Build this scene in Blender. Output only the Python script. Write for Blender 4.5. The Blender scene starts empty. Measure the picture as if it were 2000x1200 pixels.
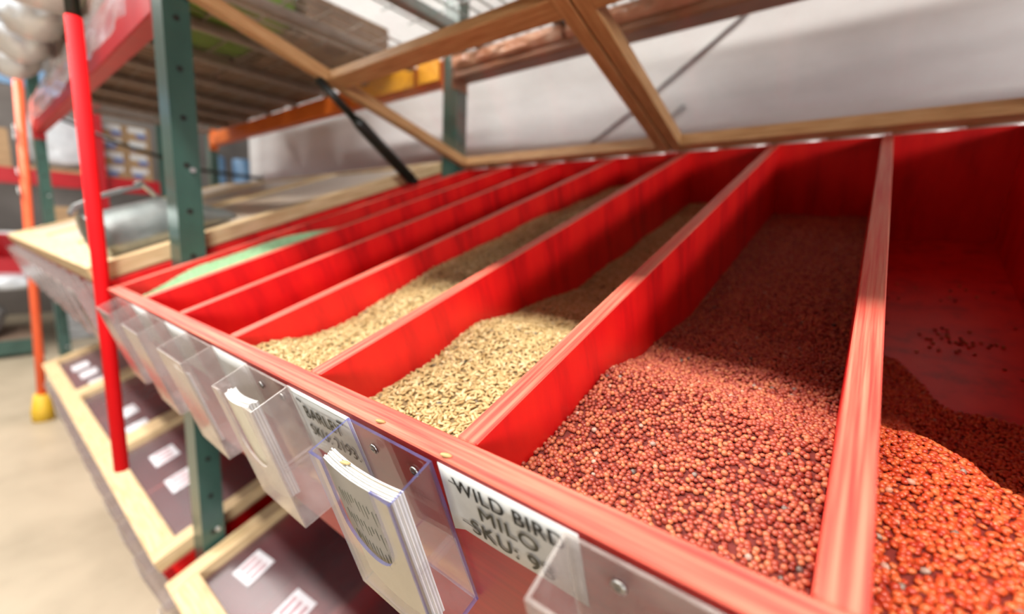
import bpy, bmesh, math, random
from mathutils import Vector, Matrix
from math import radians, sin, cos, pi
from mathutils import noise as mn
random.seed(7)
scene = bpy.context.scene
C = scene.collection

# ------------------------------------------------------------------ camera, world, lights, exposure
H = 1.07                       # height of the upper bin rail above the floor
TILT = radians(20.4)           # the bin boxes lean towards the aisle
cam_d = bpy.data.cameras.new('camera'); cam = bpy.data.objects.new('camera', cam_d); C.objects.link(cam)
R = ((0.781, 0.133, -0.611), (0.623, -0.098, 0.776), (0.044, -0.986, -0.159))
r = Vector((R[0][0], R[1][0], R[2][0])).normalized()
fw = Vector((R[0][2], R[1][2], R[2][2])); fw = (fw - r * fw.dot(r)).normalized()
up = r.cross(fw)
cam.matrix_world = Matrix(((r.x, up.x, -fw.x, 0.0), (r.y, up.y, -fw.y, -0.178), (r.z, up.z, -fw.z, H + 0.142), (0, 0, 0, 1)))
cam_d.sensor_width = 36; cam_d.lens = 36 * 848 / 2000
cam_d.clip_start = 0.01
cam_d.dof.use_dof = True; cam_d.dof.focus_distance = 0.335; cam_d.dof.aperture_fstop = 2.5
scene.camera = cam

world = bpy.data.worlds.new('hall'); scene.world = world; world.use_nodes = True
bg = world.node_tree.nodes['Background']
bg.inputs['Color'].default_value = (0.95, 0.93, 0.90, 1); bg.inputs['Strength'].default_value = 0.145

def area(name, loc, target, sx, sy, power, col=(1, 1, 1)):
    l = bpy.data.lights.new(name, 'AREA'); l.shape = 'RECTANGLE'; l.size = sx; l.size_y = sy
    l.energy = power; l.color = col
    o = bpy.data.objects.new(name, l); C.objects.link(o); o.location = loc
    o.rotation_euler = (Vector(target) - Vector(loc)).to_track_quat('-Z', 'Y').to_euler()
    return o
area('aisle_lamp', (-1.6, -1.08, H + 2.7), (-1.6, -1.08, 0), 7.0, 0.22, 415, (1.0, 0.97, 0.92))
area('low_side_light', (7.0, -3.6, H + 0.55), (-0.3, 1.3, H + 0.5), 2.2, 1.2, 400, (0.95, 0.98, 1.0))  # low side light added to brighten the back wall; no door stands there
area('far_aisle_lamp', (-6.2, -1.6, H + 3.0), (-6.4, -0.6, 0), 0.3, 5.0, 130, (1.0, 0.96, 0.9))

scene.view_settings.view_transform = 'Standard'; scene.view_settings.look = 'None'
scene.view_settings.gamma = 1.0; scene.view_settings.use_curve_mapping = False
scene.view_settings.exposure = 0.1
scene.cycles.transparent_max_bounces = 40
scene.cycles.max_bounces = 10

# ------------------------------------------------------------------ materials
MATS = {}
def new_mat(name):
    m = bpy.data.materials.new(name); m.use_nodes = True
    nt = m.node_tree; b = nt.nodes['Principled BSDF']; MATS[name] = m
    return m, nt, b
def N(nt, typ, **kw):
    n = nt.nodes.new(typ)
    for k, v in kw.items(): setattr(n, k, v)
    return n
def coords(nt, scale=(1, 1, 1), out='Object'):
    tc = N(nt, 'ShaderNodeTexCoord'); mp = N(nt, 'ShaderNodeMapping'); mp.inputs['Scale'].default_value = scale
    nt.links.new(tc.outputs[out], mp.inputs['Vector']); return mp.outputs['Vector']
def ramp(nt, fac, stops):
    r = N(nt, 'ShaderNodeValToRGB'); nt.links.new(fac, r.inputs['Fac'])
    e = r.color_ramp.elements
    while len(e) < len(stops): e.new(0.5)
    for i, (p, c) in enumerate(stops): e[i].position = p; e[i].color = (c[0], c[1], c[2], 1)
    return r.outputs['Color']
def noise(nt, vec, scale, detail=4, rough=0.6):
    n = N(nt, 'ShaderNodeTexNoise'); n.inputs['Scale'].default_value = scale
    n.inputs['Detail'].default_value = detail; n.inputs['Roughness'].default_value = rough
    nt.links.new(vec, n.inputs['Vector']); return n.outputs['Fac']
def bump(nt, b, fac, strength=0.2, dist=0.001):
    bp = N(nt, 'ShaderNodeBump'); bp.inputs['Strength'].default_value = strength; bp.inputs['Distance'].default_value = dist
    nt.links.new(fac, bp.inputs['Height']); nt.links.new(bp.outputs['Normal'], b.inputs['Normal'])

def mat_noise(name, stops, nscale=8, vscale=(1, 1, 1), rough=0.5, metal=0.0, bstr=0.15, bdist=0.001, detail=4, spec=0.5):
    m, nt, b = new_mat(name)
    v = coords(nt, vscale); f = noise(nt, v, nscale, detail)
    nt.links.new(ramp(nt, f, stops), b.inputs['Base Color'])
    b.inputs['Roughness'].default_value = rough; b.inputs['Metallic'].default_value = metal
    b.inputs['Specular IOR Level'].default_value = spec
    if bstr: bump(nt, b, f, bstr, bdist)
    return m

# painted plywood: deep red, brush streaks, orange tint of strong light put in
mat_noise('red_paint', [(0.28, (0.42, 0.002, 0.004)), (0.48, (0.70, 0.006, 0.007)), (0.72, (0.80, 0.015, 0.008)), (0.9, (0.82, 0.032, 0.012))], 5, (5, 5, 1.0), 0.42, bstr=0.06)
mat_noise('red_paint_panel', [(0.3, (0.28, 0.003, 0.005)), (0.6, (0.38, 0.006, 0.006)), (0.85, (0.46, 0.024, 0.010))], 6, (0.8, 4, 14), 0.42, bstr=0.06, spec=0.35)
# sawn plywood edges with thin worn paint, pale streaks along the board
for nm, sc in (('worn_edge_x', (1.2, 60, 60)), ('worn_edge_y', (60, 1.2, 60))):
    mat_noise(nm, [(0.26, (0.56, 0.014, 0.016)), (0.42, (0.64, 0.070, 0.046)), (0.57, (0.66, 0.145, 0.090)), (0.78, (0.68, 0.27, 0.170))], 4.5, sc, 0.55, bstr=0.35, bdist=0.0012)
def wood(name, axis, dark, mid, light):
    sc = [9, 9, 9]; sc[axis] = 0.7
    mat_noise(name, [(0.3, dark), (0.5, mid), (0.7, light)], 5, tuple(s * 3 for s in sc), 0.55, bstr=0.25, detail=6)
P = ((0.36, 0.17, 0.06), (0.50, 0.27, 0.11), (0.60, 0.36, 0.17))
wood('pine_x', 0, *P); wood('pine_y', 1, *P)
P2 = ((0.46, 0.29, 0.13), (0.62, 0.44, 0.23), (0.72, 0.55, 0.33))
wood('pale_pine_x', 0, *P2); wood('pale_pine_y', 1, *P2)
mat_noise('green_paint', [(0.3, (0.018, 0.058, 0.045)), (0.7, (0.034, 0.092, 0.072))], 9, (1, 1, 0.6), 0.28, spec=0.8)
mat_noise('red_gloss', [(0.3, (0.36, 0.003, 0.008)), (0.7, (0.45, 0.005, 0.011))], 6, rough=0.4, bstr=0.03)
mat_noise('red_pole', [(0.3, (0.78, 0.004, 0.008)), (0.7, (0.84, 0.008, 0.012))], 6, rough=0.7, bstr=0.03, spec=0.15)
mat_noise('orange_paint', [(0.3, (0.66, 0.13, 0.012)), (0.7, (0.78, 0.18, 0.02))], 6, rough=0.45)
mat_noise('orange_pole', [(0.3, (0.86, 0.11, 0.03)), (0.7, (0.92, 0.15, 0.05))], 6, rough=0.45)
mat_noise('brown_beam', [(0.3, (0.20, 0.075, 0.03)), (0.7, (0.34, 0.14, 0.06))], 9, rough=0.5)
mat_noise('lit_beam_yellow', [(0.3, (0.85, 0.36, 0.02)), (0.7, (0.92, 0.44, 0.03))], 6, rough=0.4)  # brighter colour for the lit stretch of the orange beam
mat_noise('yellow_rubber', [(0.3, (0.55, 0.33, 0.02)), (0.7, (0.75, 0.48, 0.03))], 12, rough=0.6)
mat_noise('black_plastic', [(0.3, (0.006, 0.007, 0.006)), (0.7, (0.014, 0.016, 0.012))], 10, rough=0.38, bstr=0.02)
mat_noise('steel', [(0.3, (0.42, 0.45, 0.46)), (0.7, (0.66, 0.69, 0.70))], 14, rough=0.34, metal=0.9, bstr=0.08)
mat_noise('galvanised', [(0.3, (0.22, 0.245, 0.24)), (0.7, (0.36, 0.39, 0.38))], 18, rough=0.36, metal=0.75, bstr=0.1)
mat_noise('dull_wire', [(0.3, (0.24, 0.19, 0.16)), (0.7, (0.36, 0.30, 0.26))], 18, rough=0.5, metal=0.3, bstr=0.1)
mat_noise('screw_metal', [(0.3, (0.22, 0.21, 0.20)), (0.7, (0.55, 0.53, 0.50))], 60, rough=0.35, metal=1.0, bstr=0)
mat_noise('hinge_metal', [(0.3, (0.74, 0.66, 0.62)), (0.7, (0.88, 0.82, 0.78))], 20, rough=0.35, metal=0.4)
mat_noise('concrete', [(0.25, (0.30, 0.245, 0.17)), (0.5, (0.40, 0.33, 0.235)), (0.75, (0.47, 0.39, 0.28))], 2.2, (1, 1, 1), 0.42, bstr=0.08, detail=8)
mat_noise('white_wall', [(0.3, (0.54, 0.53, 0.53)), (0.7, (0.62, 0.61, 0.61))], 1.5, (1, 1, 10), 0.5, bstr=0.05)
mat_noise('hall_wall', [(0.3, (0.16, 0.14, 0.13)), (0.7, (0.24, 0.21, 0.19))], 2, rough=0.8)
mat_noise('cardboard', [(0.3, (0.34, 0.21, 0.11)), (0.7, (0.44, 0.28, 0.15))], 6, (1, 1, 6), 0.8)
mat_noise('dark_cardboard', [(0.3, (0.20, 0.13, 0.09)), (0.7, (0.30, 0.20, 0.14))], 6, (1, 6, 1), 0.8)
mat_noise('white_print', [(0.3, (0.66, 0.68, 0.70)), (0.7, (0.78, 0.79, 0.80))], 6, rough=0.5, bstr=0)
mat_noise('blue_print', [(0.3, (0.08, 0.16, 0.42)), (0.7, (0.12, 0.22, 0.52))], 6, rough=0.5, bstr=0)
mat_noise('blue_plastic', [(0.3, (0.12, 0.24, 0.42)), (0.7, (0.20, 0.34, 0.52))], 6, rough=0.4)
mat_noise('turf_green', [(0.3, (0.09, 0.20, 0.015)), (0.7, (0.22, 0.40, 0.05))], 60, (1, 0.2, 1), 0.8, bstr=0.5)
mat_noise('bright_green', [(0.3, (0.03, 0.45, 0.14)), (0.7, (0.05, 0.55, 0.2))], 10, rough=0.4)
mat_noise('pink_sack', [(0.3, (0.50, 0.26, 0.22)), (0.7, (0.72, 0.48, 0.42))], 14, rough=0.45, bstr=0.3, bdist=0.004)
mat_noise('white_film', [(0.3, (0.52, 0.55, 0.58)), (0.7, (0.66, 0.68, 0.71))], 14, rough=0.22, bstr=0.6, bdist=0.01)
mat_noise('copper_film', [(0.3, (0.42, 0.16, 0.08)), (0.55, (0.66, 0.33, 0.2)), (0.75, (0.85, 0.62, 0.48))], 12, rough=0.3, bstr=0.6, bdist=0.008)
mat_noise('grey_goods', [(0.3, (0.14, 0.14, 0.14)), (0.7, (0.42, 0.42, 0.42))], 7, (1, 1, 4), 0.6)
mat_noise('paper', [(0.3, (0.52, 0.52, 0.51)), (0.7, (0.60, 0.60, 0.58))], 30, rough=0.6, bstr=0)
mat_noise('bright_paper', [(0.3, (0.66, 0.67, 0.68)), (0.7, (0.84, 0.84, 0.84))], 30, rough=0.6, bstr=0)
mat_noise('edge_paper', [(0.3, (0.42, 0.42, 0.42)), (0.7, (0.56, 0.56, 0.55))], 30, rough=0.6, bstr=0)
mat_noise('cream_paper', [(0.3, (0.70, 0.62, 0.47)), (0.7, (0.80, 0.73, 0.58))], 20, rough=0.6, bstr=0)
mat_noise('grey_page', [(0.3, (0.33, 0.30, 0.265)), (0.7, (0.38, 0.35, 0.31))], 20, rough=0.6, bstr=0)
mat_noise('ink', [(0.3, (0.025, 0.025, 0.022)), (0.7, (0.05, 0.048, 0.04))], 60, rough=0.6, bstr=0)
mat_noise('faded_ink', [(0.3, (0.09, 0.085, 0.06)), (0.7, (0.15, 0.14, 0.10))], 60, rough=0.6, bstr=0)
mat_noise('lid_paper', [(0.3, (0.55, 0.53, 0.56)), (0.7, (0.70, 0.68, 0.71))], 30, rough=0.6, bstr=0)
mat_noise('pinkish_ink', [(0.3, (0.36, 0.22, 0.24)), (0.7, (0.46, 0.30, 0.32))], 30, rough=0.6, bstr=0)

def clear(name, tint, gloss_rough, haze, haze_col, nscale=30, vscale=(1, 1, 1), haze_rng=(0.4, 0.8), f0=0.045, f1=0.90):
    """thin clear sheet: what lies behind shows through, the surface mirrors by fresnel, scratches and dust scatter a little"""
    m, nt, b = new_mat(name); nt.nodes.remove(b)
    out = nt.nodes['Material Output']
    tr = N(nt, 'ShaderNodeBsdfTransparent'); tr.inputs['Color'].default_value = (*tint, 1)
    gl = N(nt, 'ShaderNodeBsdfGlossy'); gl.inputs['Roughness'].default_value = gloss_rough; gl.inputs['Color'].default_value = (1, 1, 1, 1)
    lw = N(nt, 'ShaderNodeLayerWeight'); lw.inputs['Blend'].default_value = 0.5
    pw = N(nt, 'ShaderNodeMath', operation='POWER'); nt.links.new(lw.outputs['Facing'], pw.inputs[0]); pw.inputs[1].default_value = 5.0
    fr = N(nt, 'ShaderNodeMath', operation='MULTIPLY_ADD'); nt.links.new(pw.outputs[0], fr.inputs[0]); fr.inputs[1].default_value = f1; fr.inputs[2].default_value = f0
    mx = N(nt, 'ShaderNodeMixShader'); nt.links.new(fr.outputs[0], mx.inputs[0]); nt.links.new(tr.outputs[0], mx.inputs[1]); nt.links.new(gl.outputs[0], mx.inputs[2])
    df = N(nt, 'ShaderNodeBsdfDiffuse'); df.inputs['Color'].default_value = (*haze_col, 1)
    f = noise(nt, coords(nt, vscale), nscale, 6, 0.7)
    mr = N(nt, 'ShaderNodeMapRange'); nt.links.new(f, mr.inputs['Value'])
    mr.inputs['From Min'].default_value = haze_rng[0]; mr.inputs['From Max'].default_value = haze_rng[1]
    mr.inputs['To Min'].default_value = haze * 0.35; mr.inputs['To Max'].default_value = haze
    m2 = N(nt, 'ShaderNodeMixShader'); nt.links.new(mr.outputs[0], m2.inputs[0]); nt.links.new(mx.outputs[0], m2.inputs[1]); nt.links.new(df.outputs[0], m2.inputs[2])
    nt.links.new(m2.outputs[0], out.inputs['Surface'])
    return m
clear('acrylic', (0.985, 0.98, 0.985), 0.03, 0.03, (0.8, 0.8, 0.82), 40, (1, 1, 0.4), f1=0.45)
clear('acrylic_edge', (0.55, 0.55, 0.82), 0.08, 0.26, (0.30, 0.33, 0.72), 20)
clear('acrylic_worn', (0.94, 0.92, 0.92), 0.12, 0.27, (0.56, 0.50, 0.48), 26)
clear('acrylic_worn_edge', (0.9, 0.88, 0.86), 0.15, 0.45, (0.66, 0.61, 0.57), 20)
clear('acrylic_front', (0.93, 0.90, 0.82), 0.06, 0.18, (0.80, 0.72, 0.58), 24)
clear('lid_pane', (0.97, 0.97, 0.965), 0.08, 0.09, (0.75, 0.72, 0.70), 5, (1, 1, 1), f0=0.03, f1=0.28)
clear('lid_pane_dusty', (0.78, 0.70, 0.71), 0.30, 0.26, (0.34, 0.25, 0.27), 3, f0=0.035)
clear('lid_pane_pale', (0.8, 0.78, 0.76), 0.3, 0.75, (0.66, 0.52, 0.38), 5)
clear('plastic_sleeve', (0.96, 0.96, 0.96), 0.12, 0.12, (0.8, 0.8, 0.8), 20)
clear('stretch_wrap', (0.9, 0.9, 0.93), 0.15, 0.22, (0.80, 0.78, 0.84), 8)

def seed_mat(name, stops, rough=0.45):
    m, nt, b = new_mat(name)
    oi = N(nt, 'ShaderNodeObjectInfo')
    nt.links.new(ramp(nt, oi.outputs['Random'], stops), b.inputs['Base Color'])
    b.inputs['Roughness'].default_value = rough
    return m
seed_mat('milo_seed', [(0.0, (0.26, 0.036, 0.022)), (0.3, (0.37, 0.066, 0.036)), (0.6, (0.46, 0.105, 0.054)), (0.9, (0.52, 0.16, 0.072)), (0.990, (0.58, 0.20, 0.08)), (0.994, (0.72, 0.55, 0.45)), (0.9975, (0.05, 0.035, 0.03))], 0.42)
seed_mat('milo_seed_orange', [(0.0, (0.42, 0.035, 0.012)), (0.4, (0.55, 0.07, 0.018)), (0.75, (0.64, 0.12, 0.03)), (0.991, (0.66, 0.17, 0.05)), (0.995, (0.72, 0.55, 0.42)), (0.998, (0.06, 0.03, 0.02))], 0.36)
seed_mat('barley_seed', [(0.0, (0.38, 0.25, 0.09)), (0.4, (0.50, 0.35, 0.145)), (0.8, (0.60, 0.45, 0.21)), (0.975, (0.66, 0.52, 0.29)), (0.985, (0.22, 0.15, 0.07)), (0.995, (0.05, 0.045, 0.04))], 0.5)
seed_mat('green_seed', [(0.0, (0.24, 0.44, 0.22)), (0.6, (0.36, 0.58, 0.32)), (1.0, (0.48, 0.68, 0.42))], 0.5)
seed_mat('black_seed', [(0.0, (0.02, 0.02, 0.025)), (1.0, (0.10, 0.10, 0.12))], 0.4)
mat_noise('milo_bed', [(0.3, (0.13, 0.014, 0.010)), (0.7, (0.20, 0.026, 0.016))], 300, rough=0.7, bstr=0)  # milo and barley beds are darkened for the shade between the grains
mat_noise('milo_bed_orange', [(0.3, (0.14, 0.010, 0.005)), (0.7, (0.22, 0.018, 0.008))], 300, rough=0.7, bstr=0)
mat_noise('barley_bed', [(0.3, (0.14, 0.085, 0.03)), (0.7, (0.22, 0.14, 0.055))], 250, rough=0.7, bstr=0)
mat_noise('green_bed', [(0.3, (0.22, 0.40, 0.22)), (0.7, (0.30, 0.50, 0.28))], 250, rough=0.7, bstr=0)

# ------------------------------------------------------------------ helpers
def link(name, me, parent=None, loc=(0, 0, 0), rot=(0, 0, 0), mats=None):
    o = bpy.data.objects.new(name, me); C.objects.link(o)
    if mats:
        for m in (mats if isinstance(mats, (list, tuple)) else [mats]):
            if m not in [x.name for x in me.materials]: me.materials.append(MATS[m])
    o.parent = parent; o.location = loc; o.rotation_euler = rot
    return o
def tag(o, label, cat=None, group=None, kind=None):
    o['label'] = label
    if cat: o['category'] = cat
    if group: o['group'] = group
    if kind: o['kind'] = kind
    return o
def empty(name, loc, rot=(0, 0, 0)):
    e = bpy.data.objects.new(name, None); C.objects.link(e); e.location = loc; e.rotation_euler = rot
    e.empty_display_size = 0.05
    return e
def structure(o):
    o['kind'] = 'structure'; return o
def box_mesh(dx, dy, dz, bev=0.0, off=(0, 0, 0), top_mat=False):
    """box from (0,0,0) to (dx,dy,dz), moved by off; top_mat puts material 1 on the upward faces"""
    bm = bmesh.new(); bmesh.ops.create_cube(bm, size=1)
    bmesh.ops.scale(bm, vec=(dx, dy, dz), verts=bm.verts)
    bmesh.ops.translate(bm, vec=(dx / 2 + off[0], dy / 2 + off[1], dz / 2 + off[2]), verts=bm.verts)
    if bev: bmesh.ops.bevel(bm, geom=list(bm.edges), offset=bev, segments=1, affect='EDGES')
    bm.normal_update()
    if top_mat:
        for f in bm.faces:
            if f.normal.z > 0.6: f.material_index = 1
    me = bpy.data.meshes.new('m'); bm.to_mesh(me); bm.free(); return me
def box(name, x0, x1, y0, y1, z0, z1, mats, parent=None, bev=0.0015, top_mat=False, rot=(0, 0, 0)):
    me = box_mesh(x1 - x0, y1 - y0, z1 - z0, bev, (0, 0, 0), top_mat)
    return link(name, me, parent, (x0, y0, z0), rot, mats)
def prism(name, pts, axis, a0, a1, mats, parent=None, edge=True):
    """2-D outline extruded along axis; caps material 0, rim material 1 (if edge)"""
    bm = bmesh.new()
    def to3(p, a):
        return {'x': (a, p[0], p[1]), 'y': (p[0], a, p[1]), 'z': (p[0], p[1], a)}[axis]
    v0 = [bm.verts.new(to3(p, a0)) for p in pts]; v1 = [bm.verts.new(to3(p, a1)) for p in pts]
    bm.faces.new(v0[::-1]); bm.faces.new(v1)
    n = len(pts)
    for i in range(n):
        f = bm.faces.new((v0[i], v0[(i + 1) % n], v1[(i + 1) % n], v1[i]))
        if edge: f.material_index = 1
    bmesh.ops.recalc_face_normals(bm, faces=bm.faces)
    me = bpy.data.meshes.new('m'); bm.to_mesh(me); bm.free()
    return link(name, me, parent, mats=mats)
def tube_mesh(pts, rads, seg=12, smooth=True, cap=True):
    bm = bmesh.new(); rings = []
    pts = [Vector(p) for p in pts]
    for i, p in enumerate(pts):
        d = (pts[min(i + 1, len(pts) - 1)] - pts[max(i - 1, 0)]).normalized()
        u = d.orthogonal().normalized() if i == 0 else (u - d * u.dot(d)).normalized()
        w = d.cross(u)
        rr = rads[i] if isinstance(rads, (list, tuple)) else rads
        rings.append([bm.verts.new(p + (u * cos(2 * pi * k / seg) + w * sin(2 * pi * k / seg)) * rr) for k in range(seg)])
    for a, b in zip(rings, rings[1:]):
        for k in range(seg): bm.faces.new((a[k], a[(k + 1) % seg], b[(k + 1) % seg], b[k])).smooth = smooth
    if cap: bm.faces.new(rings[0][::-1]); bm.faces.new(rings[-1])
    bmesh.ops.recalc_face_normals(bm, faces=bm.faces)
    me = bpy.data.meshes.new('m'); bm.to_mesh(me); bm.free(); return me
def tube(name, pts, rads, mats, parent=None, seg=12):
    return link(name, tube_mesh(pts, rads, seg), parent, mats=mats)
def lump_mesh(dx, dy, dz, seed, amp=0.12, sub=4, sq=0.55):
    """a soft sack or wrapped bale: rounded box with creases"""
    rnd = random.Random(seed); from mathutils import noise as mn
    bm = bmesh.new(); bmesh.ops.create_cube(bm, size=2)
    bmesh.ops.subdivide_edges(bm, edges=list(bm.edges), cuts=sub * 3, use_grid_fill=True)
    o = Vector((rnd.random() * 50, rnd.random() * 50, rnd.random() * 50))
    for v in bm.verts:
        c = v.co.copy(); s = c.normalized()
        p = c * (1 - sq) + s * 1.25 * sq
        k = 1 + amp * mn.noise(c * 1.6 + o) + amp * 0.6 * mn.noise(c * 4 + o)
        v.co = Vector((p.x * dx / 2 * k, p.y * dy / 2 * k, p.z * dz / 2 * (k if p.z > -0.6 else 1)))
    zmin = min(v.co.z for v in bm.verts)
    for v in bm.verts: v.co.z -= zmin
    for f in bm.faces: f.smooth = True
    me = bpy.data.meshes.new('m'); bm.to_mesh(me); bm.free(); return me
ORD = ['first', 'second', 'third', 'fourth', 'fifth', 'sixth', 'seventh', 'eighth', 'ninth', 'tenth', 'eleventh', 'twelfth']

def text_mesh(txt, width=None, height=None, bold=0.05):
    cu = bpy.data.curves.new('t', 'FONT'); cu.body = txt; cu.align_x = 'LEFT'; cu.size = 1; cu.offset = 0.0; cu.space_character = 1.08
    ob = bpy.data.objects.new('t', cu); C.objects.link(ob)
    dg = bpy.context.evaluated_depsgraph_get()
    me = bpy.data.meshes.new_from_object(ob.evaluated_get(dg))
    bpy.data.objects.remove(ob); bpy.data.curves.remove(cu)
    bm = bmesh.new(); bm.from_mesh(me); g0 = list(bm.verts) + list(bm.edges) + list(bm.faces)
    for k in (1, 2, 3):
        r_ = bmesh.ops.duplicate(bm, geom=g0)
        bmesh.ops.translate(bm, vec=(bold * k / 3, 0.012 * (k % 2), 0.0002 * k), verts=[g for g in r_['geom'] if isinstance(g, bmesh.types.BMVert)])
    bm.to_mesh(me); bm.free()
    xs = [v.co.x for v in me.vertices]; ys = [v.co.y for v in me.vertices]
    x0, x1, y0, y1 = min(xs), max(xs), min(ys), max(ys)
    sx = width / (x1 - x0); sy = height / (y1 - y0)
    for v in me.vertices: v.co = Vector(((v.co.x - x0) * sx, (v.co.y - y0) * sy, 0))
    me.materials.clear()
    return me

# ------------------------------------------------------------------ the setting
structure(box('floor', -12, 6, -12, 1.5, -0.1, 0, 'concrete', bev=0))
structure(box('wall_back', -3.85, 4, 1.30, 1.36, 0, 4.5, 'white_wall', bev=0))
structure(box('wall_left', -8.2, -8.0, -12, 6, 0, 5, 'hall_wall', bev=0))

# ------------------------------------------------------------------ bin boxes
W = 0.2008; X0 = 0.0033; T = 0.018
DEPTH = 1.091; FLOORN = -0.222
def div_x(k): return X0 - k * W            # left face of divider k (k grows to the left)

def bin_box(label, x_left, x_right, div_lefts, origin, skip=()):
    e = empty('bin_box', origin, (TILT, 0, 0)); tag(e, label, 'bin box')
    box('front_panel', x_left, x_right, 0, 0.020, -0.268, 0, ['red_paint_panel', 'worn_edge_x'], e, 0.0012, True)
    box('back_panel', x_left, x_right, DEPTH, DEPTH + T, -0.268, 0, ['red_paint', 'worn_edge_x'], e, 0.001, True)
    box('bottom_panel', x_left + T, x_right - T, 0.020, DEPTH, FLOORN - T, FLOORN, 'red_paint', e, 0)
    box('end_panel', x_left, x_left + T, 0.020, DEPTH, FLOORN - 0.04, 0, ['red_paint', 'worn_edge_y'], e, 0.001, True)
    box('end_panel', x_right - T, x_right, 0.020, DEPTH, FLOORN - 0.04, 0, ['red_paint', 'worn_edge_y'], e, 0.001, True)
    me = box_mesh(T, DEPTH - 0.020, -FLOORN, 0.001, top_mat=True)
    for x in div_lefts: link('divider', me, e, (x, 0.020, FLOORN), mats=['red_paint', 'worn_edge_y'])
    return e
UP = (0, 0, H)
main_box = bin_box('open red plywood bin box full of barley and milo under the raised lids', div_x(6), -div_x(6) + T, [div_x(k) for k in range(-5, 6)], UP)
XL, XR = -3.66, -1.30
left_box = bin_box('red plywood bin box under the closed pale pine lids left of the green column', XL, XR, [XR - k * 0.2 - T for k in range(1, 12)], UP)
LOW = (0, 0.063, H - 0.755)
low_left = bin_box('lower red bin box under closed lids, at the far end beside the floor', XL, XR, [XR - k * 0.4 - T for k in range(1, 6)], LOW)
low_main = bin_box('lower red bin box under the lid at the bottom edge of the picture', div_x(6), 1.2, [div_x(k) for k in (4, 2, 0, -2, -4)], LOW)

# ------------------------------------------------------------------ lids
def lid(label, x0, x1, origin, angle, L=1.10, t=0.030, sw=0.030, fr=0.045, pine='pine', pane='lid_pane', mid=0.550, group=None, hinge=True, pz=None):
    e = empty('lid', (0, DEPTH + 0.006, 0.003), (-angle, 0, 0)); e.parent = origin; e['label'] = label
    for a in (x0, x1 - sw): box('stile', a, a + sw, -L, 0, 0, t, pine + '_y', e, 0.0015)
    rails = [(-L, -L + fr), (-0.034, 0)]
    if mid: rails.append((-mid - 0.024, -mid + 0.024))
    for i, (a, b) in enumerate(rails): box('rail', x0 + sw, x1 - sw, a, b, 0, t - (0.004 if i == 2 else 0), pine + '_x', e, 0.0015)
    box('pane', x0 + sw * 0.5, x1 - sw * 0.5, -L + 0.012, -0.012, t if pz is None else pz, (t if pz is None else pz) + 0.003, pane, e, 0)
    if hinge:
        n = 7; wd = (x1 - x0 - 0.02) / n
        for i in range(n): tube('hinge_knuckle', [(x0 + 0.01 + i * wd + 0.006, 0.004, -0.002), (x0 + 0.01 + (i + 1) * wd - 0.006, 0.004, -0.002)], 0.0055, 'hinge_metal', e, 8)
    return e
OPEN = radians(35.5)
lid('raised wood-framed clear lid with crossbar, propped by the black strut', -1.203, -0.432, main_box, OPEN)
lid('raised wood-framed clear lid over the milo bins, right of the double stile', -0.428, 0.345, main_box, OPEN)
for i in range(3):
    a = XR - 0.0 - i * 0.794
    near = ['carrying the metal scoop', 'between the scoop lid and the farthest lid', 'farthest along the upper shelf'][i]
    lid('closed pale pine lid on the upper bin box, ' + near, a - 0.790, a, left_box, 0, pine='pale_pine', pane='lid_pane_pale', sw=0.055, fr=0.08, t=0.036, mid=0, hinge=False, pz=0.024)
    near = ['nearest the green column', 'with the red pole hanging in front of it', 'at the far end'][i]
    lid('closed clear lid on the lower bin box, ' + near, a - 0.790, a, low_left, 0, pine='pale_pine', pane='lid_pane_dusty', sw=0.048, fr=0.062, t=0.036, mid=0, hinge=False, pz=0.008)
lid('closed clear lid at the bottom edge of the picture with paper squares on it', div_x(6), div_x(6) + 0.79, low_main, 0, pine='pale_pine', pane='lid_pane_dusty', sw=0.048, fr=0.062, t=0.036, mid=0, hinge=False, pz=0.008)
lid('closed clear lid under the milo bins, right of the lid with paper squares', div_x(6) + 0.794, div_x(6) + 1.584, low_main, 0, pine='pale_pine', pane='lid_pane_dusty', sw=0.048, fr=0.062, t=0.036, mid=0, hinge=False, pz=0.008)

# paper squares taped on the lower lids
def lid_frame(origin):
    return Matrix.Translation(Vector(origin)) @ Matrix.Rotation(TILT, 4, 'X')
def lid_note(x, y, s, s2, ang, origin, label, printed=False):
    M = lid_frame(origin); p = M @ Vector((x, y, 0.003 + 0.008 + 0.0036))
    o = link('paper_note', box_mesh(s, s2, 0.0006, 0, (-s / 2, -s2 / 2, 0)), None, p, (0, 0, 0), 'lid_paper')
    o.rotation_euler = (M.to_3x3() @ Matrix.Rotation(radians(ang), 3, 'Z')).to_euler()
    tag(o, label, 'paper note', 'paper notes on the lower lids')
    if printed:
        for k in (-0.3, 0.0, 0.3):
            link('print', box_mesh(s * 0.18, s2 * 0.6, 0.0003, 0, (-s * 0.09 + k * s, -s2 * 0.3, 0.0006)), o, mats='pinkish_ink')

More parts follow.
